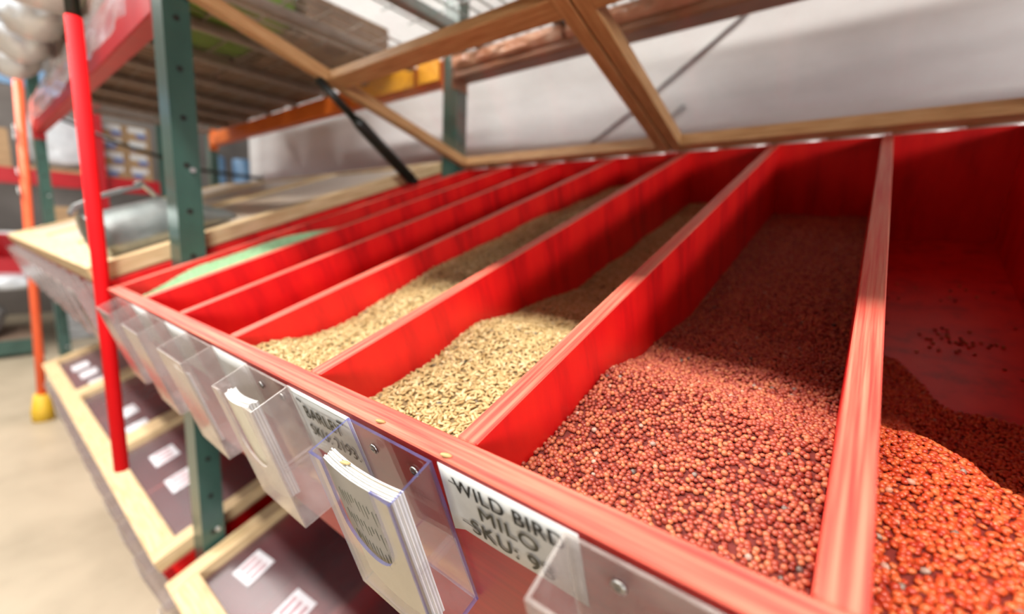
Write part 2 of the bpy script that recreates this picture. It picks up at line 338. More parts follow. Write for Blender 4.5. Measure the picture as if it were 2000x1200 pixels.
# ------------------------------------------------------------------ brochure holders on the front panels
HW, HH = 0.099, 0.148
def holder(x0, parent_origin, label, worn, group, detail=True, cloudy_front=True):
    e = empty('brochure_holder', Vector(parent_origin) + Matrix.Rotation(TILT, 4, 'X') @ Vector((x0, -0.0015, -0.005)), (TILT, 0, 0))
    tag(e, label, 'brochure holder', group)
    s = 0.0022; d0, d1 = 0.037, 0.043
    m = ['acrylic_worn', 'acrylic_worn_edge'] if worn else ['acrylic', 'acrylic_edge']
    mf = m if worn else ['acrylic_front', 'acrylic_edge']
    prism('back_plate', [(0, -HH), (HW, -HH), (HW, 0), (0, 0)], 'y', -s, 0, m, e)
    side = [(-s, 0), (-d0, -0.004), (-d1, -HH), (-s, -HH)]
    prism('side_plate', side, 'x', 0, s, m, e)
    prism('side_plate', side, 'x', HW - s, HW, m, e)
    # front plate with a rounded thumb notch
    pts = [(s, -HH), (HW - s, -HH), (HW - s, -0.004)]
    if detail:
        cx, rw, nd = 0.047, 0.030, 0.088
        pts.append((cx + rw, -0.004))
        for k in range(13):
            a = -pi * k / 12
            pts.append((cx + rw * cos(a), -nd + rw + (rw * 1.0) * sin(a)))
        pts.append((cx - rw, -0.004))
    pts.append((s, -0.004))
    fp = prism('front_plate', [(p[0], p[1]) for p in pts], 'y', 0, s, mf, e)
    # lean the front plate so that it joins the side plates
    for v in fp.data.vertices:
        k = (-0.004 - v.co.z) / (HH - 0.004); v.co.y += -d0 - (d1 - d0) * k
    prism('base_plate', [(s, -d1 + s), (HW - s, -d1 + s), (HW - s, -s), (s, -s)], 'z', -HH, -HH + s, m, e)
    if detail:
        box('rib', HW - 0.007, HW - s, -0.034, -s, -0.0745, -0.0735, m[0], e, 0)
        box('rib', HW - 0.007, HW - s, -0.034, -s, -0.0805, -0.0795, m[0], e, 0)
        for sx in (0.030, 0.078):
            sm = tube('screw', [(sx, -s - 0.0003, -0.017), (sx, -s - 0.0016, -0.017), (sx, -s - 0.0022, -0.017)], [0.0044, 0.0044, 0.0028], 'screw_metal', e, 14)
            box('screw_slot', sx - 0.0016, sx + 0.0016, -s - 0.0026, -s - 0.0021, -0.0173, -0.0167, 'black_plastic', sm, 0)
    return e
def leaflets(x0, n, w, hgt, origin, what, first_print=True, th=0.0011, y_front=-0.0325, zb=-0.140):
    M = Matrix.Translation(Vector(origin)) @ Matrix.Rotation(TILT, 4, 'X')
    for i in range(n):
        rnd = random.Random(i + n * 10)
        yy = y_front + i * (th + 0.0002)
        hh = hgt + rnd.uniform(-0.0015, 0.0015)
        bow = 0.0030
        bm = bmesh.new(); cols = 8
        rows = []
        for side in (0, 1):
            for zz in (0, hh):
                row = []
                for c in range(cols + 1):
                    u = c / cols
                    row.append(bm.verts.new((u * w, side * th - bow * 4 * u * (1 - u) + (0.004 if zz == 0 else 0.0) * -1, zz)))
                rows.append(row)
        a, b, c2, d2 = rows
        for k in range(cols):
            bm.faces.new((a[k], a[k + 1], b[k + 1], b[k])); bm.faces.new((c2[k + 1], c2[k], d2[k], d2[k + 1]))
            bm.faces.new((b[k], b[k + 1], d2[k + 1], d2[k])).material_index = 1; bm.faces.new((a[k + 1], a[k], c2[k], c2[k + 1]))
        bm.faces.new((a[0], b[0], d2[0], c2[0])).material_index = 1; bm.faces.new((a[-1], c2[-1], d2[-1], b[-1])).material_index = 1
        bmesh.ops.recalc_face_normals(bm, faces=bm.faces)
        me = bpy.data.meshes.new('m'); bm.to_mesh(me); bm.free()
        o = link('leaflet', me, None, M @ Vector((x0 + rnd.uniform(-0.0008, 0.0008), yy, zb)), (TILT, 0, 0), ['grey_page' if (i == 0 and first_print) else 'cream_paper', 'bright_paper' if i % 2 else 'edge_paper'])
        if i == 0: tag(o, 'foremost printed leaflet in ' + what, 'leaflet', 'leaflets in ' + what)
        else: tag(o, 'white leaflet packed behind the foremost one in ' + what, 'leaflet', 'leaflets in ' + what)
        if i == 0 and first_print:
            for k in range(11):
                u = 0.14 + k * 0.058
                for q in range(3):
                    ln = rnd.uniform(0.35, 0.9) * 0.020; zz = hh - 0.018 - q * 0.023 - ln - rnd.uniform(0, 0.004)
                    yy2 = -bow * 4 * u * (1 - u) - 0.004 * (1 - (zz + ln) / hh) - 0.0006
                    link('print_line', box_mesh(0.0004, 0.0004, ln, 0, (u * w, yy2, zz)), o, mats='faded_ink')

for k in range(6):
    x0 = -0.0995 - k * W
    lab = ['cloudy brochure holder in front of the milo bins, cut off by the bottom edge',
           'clear brochure holder with screws and leaflets right of the barley sign',
           'scuffed brochure holder with white leaflets left of the barley sign',
           'scuffed brochure holder two left of the barley sign, one white card in it',
           'cloudy brochure holder third left of the barley sign',
           'leftmost cloudy brochure holder on the open bin box, overlapping the red pole'][k]
    holder(x0, UP, lab, k != 1, 'brochure holders on the open bin box', detail=(k <= 2))
leaflets(-0.0995 - W + 0.006, 8, 0.084, 0.124, UP, 'the clear brochure holder')
leaflets(-0.0995 - 2 * W + 0.006, 9, 0.055, 0.120, UP, 'the scuffed holder', first_print=False)
leaflets(-0.0995 - 3 * W + 0.012, 2, 0.055, 0.105, UP, 'the second scuffed holder', first_print=False)
def holder_row(origin, xr, n, text, group):
    src = None
    for k in range(n):
        x0 = xr - 0.15 - k * W
        lab = ORD[k] + ' ' + text
        if src is None:
            src = holder(x0, origin, lab, True, group, detail=False)
        else:
            c = src.copy(); C.objects.link(c); c['label'] = lab
            c.location = Vector(origin) + Matrix.Rotation(TILT, 4, 'X') @ Vector((x0, -0.0015, -0.005))
            for ch in src.children:
                d = ch.copy(); C.objects.link(d); d.parent = c
holder_row(UP, XR, 11, 'cloudy holder from the red pole along the upper closed bin box', 'brochure holders on the upper closed bin box')
holder_row(LOW, XR, 11, 'cloudy holder from the green column along the lower far bin box', 'brochure holders on the lower far bin box')
holder_row(LOW, div_x(6) + 0.35, 2, 'cloudy holder on the lower bin box at the bottom edge', 'brochure holders on the lower near bin box')

# ------------------------------------------------------------------ signs on the front panel
def sign(x0, x1, ztop, zbot, label, tilt=0.0, sleeve=True):
    M = Matrix.Translation(Vector(UP)) @ Matrix.Rotation(TILT, 4, 'X')
    e = empty('price_sign', M @ Vector((x0, -0.0006, ztop)), (TILT, tilt, 0)); tag(e, label, 'sign', 'signs on the open bin box')
    w = x1 - x0; h = ztop - zbot
    bm = bmesh.new(); n = 14
    def yy(u, v): return -0.0004 * (1 - cos(u * 9)) * 0.5 * v - (0.003 * max(0, 0.07 - u) / 0.07) * v
    g = [[bm.verts.new((u / n * w, yy(u / n, v / 4), -v / 4 * h)) for u in range(n + 1)] for v in range(5)]
    for v in range(4):
        for u in range(n): bm.faces.new((g[v][u], g[v + 1][u], g[v + 1][u + 1], g[v][u + 1])).smooth = True
    me = bpy.data.meshes.new('m'); bm.to_mesh(me); bm.free()
    s = link('sheet', me, e, mats='paper'); so = s.modifiers.new('thick', 'SOLIDIFY'); so.thickness = 0.0004; so.offset = 1
    return e, w, h
def put_text(e, txt, x, z, wd, ht, mat='ink', rot=0.0, bold=0.045, y=-0.0016):
    me = text_mesh(txt, wd, ht, bold)
    return link('lettering', me, e, (x, y, z), (pi / 2, rot, 0), mat)
def bar(e, x, z, w, h, rot=0.0, mat='ink'):
    return link('printed_mark', box_mesh(w, 0.0003, h), e, (x, -0.0017, z), (0, rot, 0), mat)
e, w, h = sign(-0.408, -0.301, -0.006, -0.082, 'white sign reading BARLEY on the red front panel')
put_text(e, 'BARLEY', 0.020, -0.0300, 0.064, 0.0140, 'faded_ink')
put_text(e, 'SKU: 2193.', 0.016, -0.0520, 0.082, 0.0130, 'faded_ink')
bar(e, 0.012, -0.011, 0.008, 0.0016, 0.25); bar(e, 0.082, -0.013, 0.010, 0.0022); bar(e, 0.004, -0.004, 0.098, 0.0004, 0, 'faded_ink')
e, w, h = sign(-0.1965, -0.092, -0.004, -0.064, 'creased white sign reading WILD BIRD MILO on the front panel')
put_text(e, 'WILD BIRD', 0.012, -0.0185, 0.084, 0.0125, 'ink')
put_text(e, 'MILO', 0.030, -0.0355, 0.046, 0.0125, 'faded_ink', bold=0.03)
put_text(e, 'SKU: 98', 0.018, -0.0540, 0.066, 0.0130, 'faded_ink')
bar(e, 0.010, -0.0475, 0.016, 0.0008, 0.1); bar(e, 0.008, -0.0115, 0.012, 0.0008, 0.1)
for k, lab in ((2, 'blank grey sign left of the scuffed holder with white leaflets'), (3, 'blank grey sign third left of the barley bin'), (4, 'blank grey sign farthest along the open bin box')):
    sign(-0.408 - (k - 1) * W, -0.301 - (k - 1) * W, -0.006, -0.082, lab)

# ------------------------------------------------------------------ rack: columns, beams, decks
def column(e, x, y, h0, h1, name='column'):
    # open C-section column, open side facing the rear
    w, d, t = 0.075, 0.050, 0.006
    pts = [(0, 0), (w, 0), (w, d), (w - 0.018, d), (w - 0.018, d - t), (w - t, d - t), (w - t, t), (t, t), (t, d - t), (0.018, d - t), (0.018, d), (0, d)]
    c = prism(name, [(p[0] + x, p[1] + y) for p in pts], 'z', h0, h1, 'green_paint', e, edge=False)
    return c
def upright(x, label, braces=True):
    e = empty('upright_frame', (x, 0, 0)); tag(e, label, 'rack frame')
    for y in (0.132, 0.990):
        c = column(e, 0, y, 0.004, 3.0)
        z = 0.12
        hole = tube_mesh([(0, 0, 0), (0.0012, 0, 0)], 0.0065, 10)
        while z < 2.6:
            b = link('punched_hole', hole, c, (0.0748, y + 0.024, z), mats='black_plastic'); z += 0.1016
        for z in (0.36, 0.43, 1.02, 1.33):
            tube('bolt', [(0.074, y + 0.034, z), (0.081, y + 0.034, z)], 0.006, 'steel', c, 8)
        box('base_plate', -0.015, 0.090, y - 0.02, y + 0.075, 0, 0.006, 'green_paint', e)
    for z in (0.16, 2.2): box('brace', 0.022, 0.052, 0.182, 0.99, z, z + 0.03, 'green_paint', e)
    return e
upright(-1.2875, 'green punched steel rack column between the open bins and the scoop')
upright(-3.7875, 'far green rack column beside the leaning orange pole')
def beam(label, x0, x1, y0, z0, h, mat, d=0.045, conn='green_paint'):
    e = empty('shelf_beam', ((x0 + x1) / 2, y0, z0)); tag(e, label, 'shelf beam')
    hx = (x1 - x0) / 2
    box('beam', -hx + 0.004, hx - 0.004, 0, d, 0, h, mat, e, 0.004)
    for s in (-hx, hx - 0.004): box('end_plate', s, s + 0.004, -0.004, d + 0.004, -0.03, h + 0.03, mat, e, 0.001)
    return e
beam('red front shelf beam over the left bin box, draped with clear film', -3.7125, -1.2875, 0.135, H + 0.60, 0.143, 'red_gloss')
beam('orange rear shelf beam behind the left bin box', -3.7125, -1.2875, 0.992, H + 0.69, 0.085, 'orange_paint')
beam('red front shelf beam above the raised lids', -1.2125, 1.24, 0.135, H + 0.665, 0.09, 'red_gloss')
beam('brown rear shelf beam seen through the raised lids', -1.2125, 1.24, 0.965, H + 0.685, 0.072, 'brown_beam', 0.07)
for x0, x1, nm in ((-3.7125, -1.2875, 'left'), (-1.2125, 1.24, 'open')):
    for Z, w2 in ((0, 'upper'), (-0.70, 'lower')):
        beam('green beam carrying the front of the %s %s bin box' % (w2, nm), x0, x1, 0.20, H - 0.345 if Z == 0 else 0.036, 0.12 if Z == 0 else 0.06, 'green_paint')
        beam('green beam carrying the rear of the %s %s bin box' % (w2, nm), x0, x1, 0.992, H - 0.005 if Z == 0 else 0.315, 0.085, 'green_paint')
def deck(label, x0, x1, y0, y1, z, metal='galvanised'):
    e = empty('wire_deck', ((x0 + x1) / 2, (y0 + y1) / 2, z)); tag(e, label, 'wire deck')
    hx, hy = (x1 - x0) / 2, (y1 - y0) / 2
    bm = bmesh.new()
    def rod(ax, p, q0, q1, zz):
        r = 0.0022
        a = (q0, p - r, zz - r) if ax == 'x' else (p - r, q0, zz - r)
        b = (q1, p + r, zz + r) if ax == 'x' else (p + r, q1, zz + r)
        vs = [bm.verts.new((x, y, w)) for x in (a[0], b[0]) for y in (a[1], b[1]) for w in (a[2], b[2])]
        for q in ((0, 1, 3, 2), (4, 6, 7, 5), (0, 4, 5, 1), (2, 3, 7, 6), (0, 2, 6, 4), (1, 5, 7, 3)): bm.faces.new([vs[k] for k in q])
    k = -hx + 0.03
    while k < hx: rod('y', k, -hy, hy, 0.002); k += 0.05
    k = -hy + 0.03
    while k < hy: rod('x', k, -hx, hx, -0.002); k += 0.1
    bmesh.ops.recalc_face_normals(bm, faces=bm.faces)
    me = bpy.data.meshes.new('m'); bm.to_mesh(me); bm.free()
    o = link('wire_mesh', me, e, mats=metal); o['kind'] = 'stuff'
    n = int((x1 - x0) / 0.30)
    for i in range(n):
        x = -hx + 0.12 + i * (2 * hx - 0.24) / (n - 1)
        box('support_channel', x - 0.018, x + 0.018, -hy, hy, -0.030, -0.0045, metal, e, 0.003)
    return e
deck('wire shelf deck with support bars above the left bin box', -3.70, -1.30, 0.135, 0.955, H + 0.7755, 'dull_wire')
bb = bpy.data.objects['shelf_beam.003']
for q in range(4):
    bm = bmesh.new(); nu, nv = 40, 10; x0 = -1.20 + q * 0.46
    g = [[bm.verts.new((x0 + 0.45 * u / nu, -0.004 - 0.022 * sin(pi * v / nv) ** 0.6 * (0.7 + 0.6 * mn.noise(Vector((x0 + u * 0.3, v * 0.35, q)))), 0.026 + 0.046 * v / nv)) for u in range(nu + 1)] for v in range(nv + 1)]
    for v in range(nv):
        for u in range(nu): bm.faces.new((g[v][u], g[v][u + 1], g[v + 1][u + 1], g[v + 1][u])).smooth = True
    me = bpy.data.meshes.new('m'); bm.to_mesh(me); bm.free()
    o = link('film_wrap', me, bb, (-0.01375, 0, 0), mats='copper_film'); o['label'] = 'crumpled copper-coloured film round the brown beam'
deck('wire shelf deck seen through the raised lids', -1.205, 1.23, 0.135, 1.03, H + 0.79)

# ------------------------------------------------------------------ goods on the upper decks
FX_ = -6.0
ZL, ZM = H + 0.7800, H + 0.7945
def carton(x, y, z, dx, dy, dz, label, mat='cardboard', group=None, prints=0):
    e = empty('carton', (x, y, z)); tag(e, label, 'carton', group)
    box('box_body', 0, dx, 0, dy, 0, dz, mat, e, 0.003)
    box('packing_tape', dx * 0.46, dx * 0.54, -0.0008, dy + 0.0008, dz * 0.001, dz + 0.0008, 'pink_sack' if mat == 'dark_cardboard' else 'cardboard', e, 0)
    return e
xs = -2.10; i = 0
while xs > -3.4:
    for j, (y, dep) in enumerate(((0.2, 0.38), (0.60, 0.40))):
        where = ('front' if j == 0 else 'rear')
        carton(xs - 0.42, y, ZL, 0.40, dep, 0.26 + 0.03 * ((i + j) % 2), ORD[i] + ' brown carton of the %s row on the left wire deck' % where, 'dark_cardboard', 'cartons on the left wire deck')
    xs -= 0.44; i += 1
o = link('turf_roll', lump_mesh(0.52, 0.36, 0.2, 3, 0.05, sq=0.25), None, (-1.80, 0.40, ZL), mats='turf_green'); tag(o, 'green turf bale on the wire deck above the scoop', 'turf bale')
o = link('carton_sheet', box_mesh(0.50, 0.32, 0.14, 0.004), None, (-2.05, 0.62, ZL), mats='dark_cardboard'); tag(o, 'flat brown carton behind the green turf bale', 'carton')
for q, lab in enumerate(('nearest the green column', 'left of the double stile', 'right of the double stile', 'at the top right', 'beyond the right edge')):  # pinkish goods; the mostly unseen overhanging row is added to shade the bins
    carton(-1.20 + q * 0.47, -0.07, ZM, 0.465, 0.48 if q == 0 else 0.62, 0.24, 'pinkish shading carton added on the wire deck over the lids, ' + lab, 'pink_sack', 'pinkish shading cartons over the lids')
for i, (x, y, dx, dy, dz, m, lab) in enumerate((
    (-0.70, 0.86, 0.14, 0.22, 0.14, 'bright_green', 'bright green sack on the deck behind the crossbar'),
    (-0.46, 0.86, 0.26, 0.30, 0.22, 'copper_film', 'copper film sack on the deck left of the double stile'),
    (-0.18, 0.86, 0.26, 0.30, 0.22, 'copper_film', 'copper film sack on the deck right of the double stile'),
    (0.10, 0.86, 0.26, 0.30, 0.22, 'copper_film', 'copper film sack on the deck at the top right'))):
    o = link('feed_sack', lump_mesh(dx * 0.84, dy * 0.84, dz * 0.9, 20 + i), None, (x, y, ZM), mats=m); tag(o, lab, 'sack', 'sacks on the deck over the open bins')
for i, (y, dy, dz, m, lab) in enumerate(((-0.30, 0.30, 0.34, 'pink_sack', 'pinkish carton on the blue far beam at the top left edge'), (0.03, 0.10, 0.22, 'bright_green', 'bright green carton on the blue far beam'), (0.16, 0.26, 0.40, 'white_print', 'white carton on the blue far beam'))):
    carton(FX_ - 0.40, y, H + 1.4405, 0.36, dy, dz, lab, m)
# lumpy plastic-wrapped goods at the front of the left deck
for i, (x, y, dx, dy, dz) in enumerate(((-2.05, 0.06, 0.34, 0.16, 0.20), (-2.45, 0.06, 0.36, 0.16, 0.30), (-2.86, 0.06, 0.36, 0.16, 0.38), (-3.25, 0.06, 0.34, 0.16, 0.46))):
    o = link('plastic_bag', lump_mesh(dx * 0.86, dy, dz, 40 + i, 0.2), None, (x, y, H + 0.782), mats='white_film')
    tag(o, ORD[i] + ' white plastic bag along the red beam from the green column', 'plastic bag', 'plastic bags on the red beam')
bm = bmesh.new(); n = 60; m_ = 8
from mathutils import noise as mn
g = [[bm.verts.new((-1.42 - 2.2 * u / n, 0.124 - 0.012 * mn.noise(Vector((u * 0.35, v * 0.5, 0))) - 0.01 * v / m_, H + 0.75 - 0.135 * v / m_ + 0.02 * mn.noise(Vector((u * 0.2, v * 0.1, 4))))) for u in range(n + 1)] for v in range(m_ + 1)]
for v in range(m_):
    for u in range(n): bm.faces.new((g[v][u], g[v][u + 1], g[v + 1][u + 1], g[v + 1][u])).smooth = True
me = bpy.data.meshes.new('m'); bm.to_mesh(me); bm.free()
o = link('stretch_film', me, None, mats='stretch_wrap'); tag(o, 'clear stretch film hanging over the red front beam', 'plastic film')
for x0, x1, lab in ((-1.86, -1.435, 'long orange-yellow panel painted as the lit stretch of the orange beam'), (-1.415, -1.292, 'short orange-yellow panel painted as lit beam beside the rear column')):  # bright panels imitate light falling on the orange beam
    e = empty('lit_beam_panel', ((x0 + x1) / 2, 0.975, H + 0.70)); tag(e, lab, 'beam panel')
    hx = (x1 - x0) / 2
    box('lit_face', -hx, hx, -0.004, 0.0, 0, 0.085, 'lit_beam_yellow', e, 0.001)
    box('rim', -hx, hx, -0.010, 0.004, 0.080, 0.088, 'lit_beam_yellow', e, 0.001)
    box('hook', -hx * 0.6, hx * 0.6, 0.0, 0.014, 0.074, 0.080, 'lit_beam_yellow', e, 0.001)

# ------------------------------------------------------------------ strut, poles, scoop, cables
Rb = Matrix.Translation(Vector(UP)) @ Matrix.Rotation(TILT, 4, 'X')
s_ = 0.60
top = Rb @ Vector((-1.188, 1.097 - s_ * cos(OPEN) , 0.0 + s_ * sin(OPEN)))
bot = Rb @ Vector((-1.192, 0.835, 0.021))
e = empty('lid_strut', bot); tag(e, 'black strut propping up the left raised lid', 'strut')
v = top - bot
tube('tube', [v * 0.02, v * 0.60, v * 0.66], [0.019, 0.018, 0.012], 'black_plastic', e, 14)
tube('rod', [v * 0.64, v * 0.985], 0.0115, 'black_plastic', e, 12)
tube('pivot', [v * 0 + Vector((-0.008, 0, 0)), v * 0 + Vector((0.016, 0, 0))], 0.012, 'black_plastic', e, 12)
e = empty('hanging_pole', (-1.250, 0.0, H - 0.42)); tag(e, 'red pole with black upper end hanging before the green column', 'pole')
tube('red_sleeve', [(0, 0, 0), (0, 0, 0.945)], 0.0135, 'red_pole', e, 16)
tube('black_rod', [(0, 0, 0.945), (0, 0, 1.45)], 0.0115, 'black_plastic', e, 16)
box('bracket', -0.006, 0.006, 0.008, 0.132, 1.30, 1.33, 'black_plastic', e)
b0 = Vector((-3.72, 0.030, 0.0)); b1 = Vector((-3.72, 0.107, H + 1.02))
e = empty('leaning_pole', b0); tag(e, 'orange pole with white tags and a yellow foot at the far rack', 'pole')
d_ = b1 - b0
tube('shaft', [d_ * 0.03, d_], 0.021, 'orange_pole', e, 14)
tube('rubber_foot', [(0, 0, 0), (0, 0, 0.06), (0, 0.006, 0.16)], [0.05, 0.05, 0.036], 'yellow_rubber', e, 14)
for q in (0.49, 0.64, 0.69, 0.78, 0.80):
    p = d_ * q; link('tag', box_mesh(0.06, 0.004, 0.03, 0.001, (-0.01, -0.032, 0)), e, p, (0, 0.2, 0), 'white_print')

# galvanised scoop lying mouth-down on the near closed lid
e = empty('metal_scoop', Rb @ Vector((-1.425, 0.05, 0.0425)), (TILT, 0, radians(4))); tag(e, 'galvanised metal feed scoop lying on the closed pine lid', 'scoop')
bm = bmesh.new(); L_ = 0.30; nu, nv = 14, 16; rings = []
for i in range(nu + 1):
    u = i / nu; y = u * L_
    k = 1.0 if u < 0.5 else 1 - 0.80 * ((u - 0.5) / 0.5) ** 1.3
    rx = 0.082 * (1 if u < 0.6 else 1 - 0.35 * ((u - 0.6) / 0.4)); rz = 0.095 * k
    rings.append([(rx * cos(pi * j / nv), y, max(0, rz * sin(pi * j / nv) ** 0.75)) for j in range(nv + 1)])
vs = [[bm.verts.new(p) for p in rg] for rg in rings]
for i in range(nu):
    for j in range(nv): bm.faces.new((vs[i][j], vs[i][j + 1], vs[i + 1][j + 1], vs[i + 1][j])).smooth = True
bm.faces.new(vs[0])
me = bpy.data.meshes.new('m'); bm.to_mesh(me); bm.free()
o = link('bowl', me, e, mats='galvanised'); so = o.modifiers.new('t', 'SOLIDIFY'); so.thickness = 0.0015
tube('rolled_rim', [(0.082 * cos(pi * j / 16), 0.0, 0.002 + 0.095 * sin(pi * j / 16) ** 0.75) for j in range(17)], 0.003, 'galvanised', e, 8)
def strap(name, pts, w, t):
    bm = bmesh.new(); a = []
    for x, y, z in pts: a.append([bm.verts.new((x + sx * w, y, z + sz * t)) for sx, sz in ((-1, 0), (1, 0), (1, 1), (-1, 1))])
    for p, q in zip(a, a[1:]):
        for k in range(4): bm.faces.new((p[k], p[(k + 1) % 4], q[(k + 1) % 4], q[k]))
    bm.faces.new(a[0][::-1]); bm.faces.new(a[-1]); bmesh.ops.recalc_face_normals(bm, faces=bm.faces)
    me = bpy.data.meshes.new('m'); bm.to_mesh(me); bm.free(); return link(name, me, e, mats='galvanised')
strap('handle', [(0, -0.015, 0.098), (0, 0.0, 0.112), (0, 0.05, 0.122), (0, 0.10, 0.126), (0, 0.135, 0.124)], 0.016, 0.009)
strap('handle_post', [(0, 0.130, 0.130), (0, 0.140, 0.132), (0, 0.152, 0.110), (0, 0.160, 0.088)], 0.016, 0.010)

def cable(name, pts, rr, label):
    o = tube(name, pts, rr, 'grey_goods', None, 8); tag(o, label, 'cable'); return o
cable('wall_cable', [(-0.97, 1.294, H + 0.40), (-0.62, 1.294, H + 0.62), (-0.36, 1.294, H + 0.80), (-0.2, 1.294, H + 0.98)], 0.005, 'long thin grey cable slanting across the white wall')
cable('wall_cable', [(-0.76, 1.294, H + 0.40), (-0.60, 1.294, H + 0.50), (-0.5, 1.294, H + 0.58)], 0.005, 'short thin grey cable below the long one on the white wall')
o = tube('black_cable', [(-3.70, 0.20, H + 0.72), (-3.3, 0.42, H + 0.56), (-3.0, 0.72, H + 0.44), (-2.85, 0.985, H + 0.42)], 0.010, 'black_plastic', None, 8); tag(o, 'black cord sagging behind the red pole above the closed lids', 'cord')

# ------------------------------------------------------------------ far racks at the end of the aisle
FX = -6.0
def far_beam(label, x, y0, y1, z0, z1, mat):
    e = empty('far_beam', (x, (y0 + y1) / 2, z0)); tag(e, label, 'shelf beam')
    box('beam', -0.05, 0, -(y1 - y0) / 2, (y1 - y0) / 2, 0, z1 - z0, mat, e, 0.004)
    box('shelf_board', -0.80, -0.05, -(y1 - y0) / 2, (y1 - y0) / 2, (z1 - z0) - 0.02, z1 - z0, 'dark_cardboard', e, 0)
far_beam('red far shelf beam under the stacked cartons', FX, -1.6, 1.22, H + 0.42, H + 0.56, 'red_gloss')
far_beam('red far shelf beam low at the left edge', FX, -1.6, 0.30, H - 0.40, H - 0.24, 'red_gloss')
far_beam('green far shelf beam just above the floor', FX + 0.45, -1.6, 0.16, 0.03, 0.15, 'green_paint')
far_beam('steel blue far shelf beam at the top left edge', FX, -1.6, 0.45, H + 1.27, H + 1.44, 'blue_plastic')
for y, m, lab in ((0.70, 'red_gloss', 'red far rack post behind the hanging red pole'), (-1.62, 'red_gloss', 'red far rack post outside the left edge'), (1.22, 'green_paint', 'dark green far rack post right of the stacked cartons')):
    e = empty('far_post', (FX - 0.02, y, 0)); tag(e, lab, 'rack post')
    box('post', 0, 0.07, 0, 0.09, 0.004, 3.2, m, e, 0.004); box('base_plate', -0.02, 0.09, -0.02, 0.11, 0, 0.006, m, e)
zc = H + 0.562; n = 0
for rrow in range(4):
    for ccol in range(2):
        y = 0.80 + ccol * 0.20; dz = 0.135
        e = empty('printed_carton', (FX - 0.12, y, zc + rrow * (dz + 0.001))); n += 1
        tag(e, '%s printed carton %s in the far carton stack' % (('left', 'right')[ccol], ['at the bottom', 'second from the bottom', 'third from the bottom', 'on top'][rrow]), 'carton', 'cartons on the far shelf')
        box('box_body', -0.30, 0, 0.0, 0.195, 0, dz, 'cardboard', e, 0.003)
        box('white_label', 0.0005, 0.0015, 0.015, 0.155, dz * 0.55, dz * 0.9, 'white_print', e, 0)
        box('blue_label', 0.0005, 0.0018, 0.03 + 0.05 * (rrow % 2), 0.11 + 0.05 * (rrow % 2), dz * 0.2, dz * 0.5, 'blue_print', e, 0)
o = link('white_sack', lump_mesh(0.3, 0.38, 0.44, 60, 0.1), None, (FX - 0.22, 0.50, H + 0.60), mats='white_film'); tag(o, 'grey-white sack on the far shelf left of the cartons', 'sack')
o = link('shelf_plank', box_mesh(0.4, 0.5, 0.035, 0.003), None, (FX - 0.45, 0.28, H + 0.5605), mats='cardboard'); tag(o, 'brown plank under the grey-white far sack', 'plank')
carton(FX - 0.5, -0.42, H + 0.562, 0.4, 0.28, 0.42, 'tall tan carton at the left edge on the far shelf')
carton(FX - 0.5, -0.08, H + 0.562, 0.4, 0.26, 0.34, 'tan carton between the tall carton and the plank on the far shelf')
o = link('white_sack', lump_mesh(0.26, 0.24, 0.24, 61, 0.1), None, (FX - 0.2, 0.80, H - 0.02), mats='white_film'); tag(o, 'white sack under the far red beam behind the far green column', 'sack')
carton(FX - 0.45, 0.36, H - 0.02, 0.40, 0.20, 0.26, 'tan carton on the floor stack behind the far green column')
e = empty('floor_stack', (FX - 0.45, 0.36, 0)); tag(e, 'grey stack of goods below the tan carton behind the far column', 'goods stack')
box('stack_body', 0, 0.4, 0, 0.7, 0.001, H - 0.021, 'grey_goods', e, 0.01); box('band', -0.004, 0.404, -0.004, 0.704, 0.5, 0.54, 'white_print', e, 0)
for i, (y, z, dy, dz, m, lab) in enumerate(((-0.55, 0.16, 0.55, 0.30, 'grey_goods', 'grey bale on the lowest far shelf at the left edge'), (0.0 - 0.26, 0.56, 0.36, 0.12, 'white_film', 'white bale lying on the lowest far shelf'))):
    o = link('goods_bale', lump_mesh(0.5, dy, dz, 70 + i, 0.08), None, (FX + 0.10, y + 0.25, z), mats=m); tag(o, lab, 'bale')
o = link('red_tub', tube_mesh([(0, 0, 0), (0, 0, 0.19), (0, 0, 0.195), (0, 0, 0.21)], [0.10, 0.125, 0.132, 0.132], 20), None, (FX - 0.10, 0.10, H - 0.235), mats='red_gloss'); tag(o, 'red tub with white lid on the far low shelf', 'tub')
lidm = link('tub_lid', tube_mesh([(0, 0, 0.211), (0, 0, 0.225)], [0.128, 0.110], 20), o, mats='white_print')
for i, (y, w2) in enumerate(((1.66, 0.16), (1.90, 0.20))):
    e = empty('blue_drum', (FX + 0.1, y + w2 / 2, 0)); tag(e, ['narrow blue drum stack left of the dark far post', 'wide blue drum stack right of the dark far post'][i], 'drum')
    for q in range(3): link('drum', tube_mesh([(0, 0, q * 0.66), (0, 0, q * 0.66 + 0.02), (0, 0, q * 0.66 + 0.62), (0, 0, q * 0.66 + 0.655)], [w2 * 0.48, w2 * 0.5, w2 * 0.5, w2 * 0.46], 18), e, mats='blue_plastic')

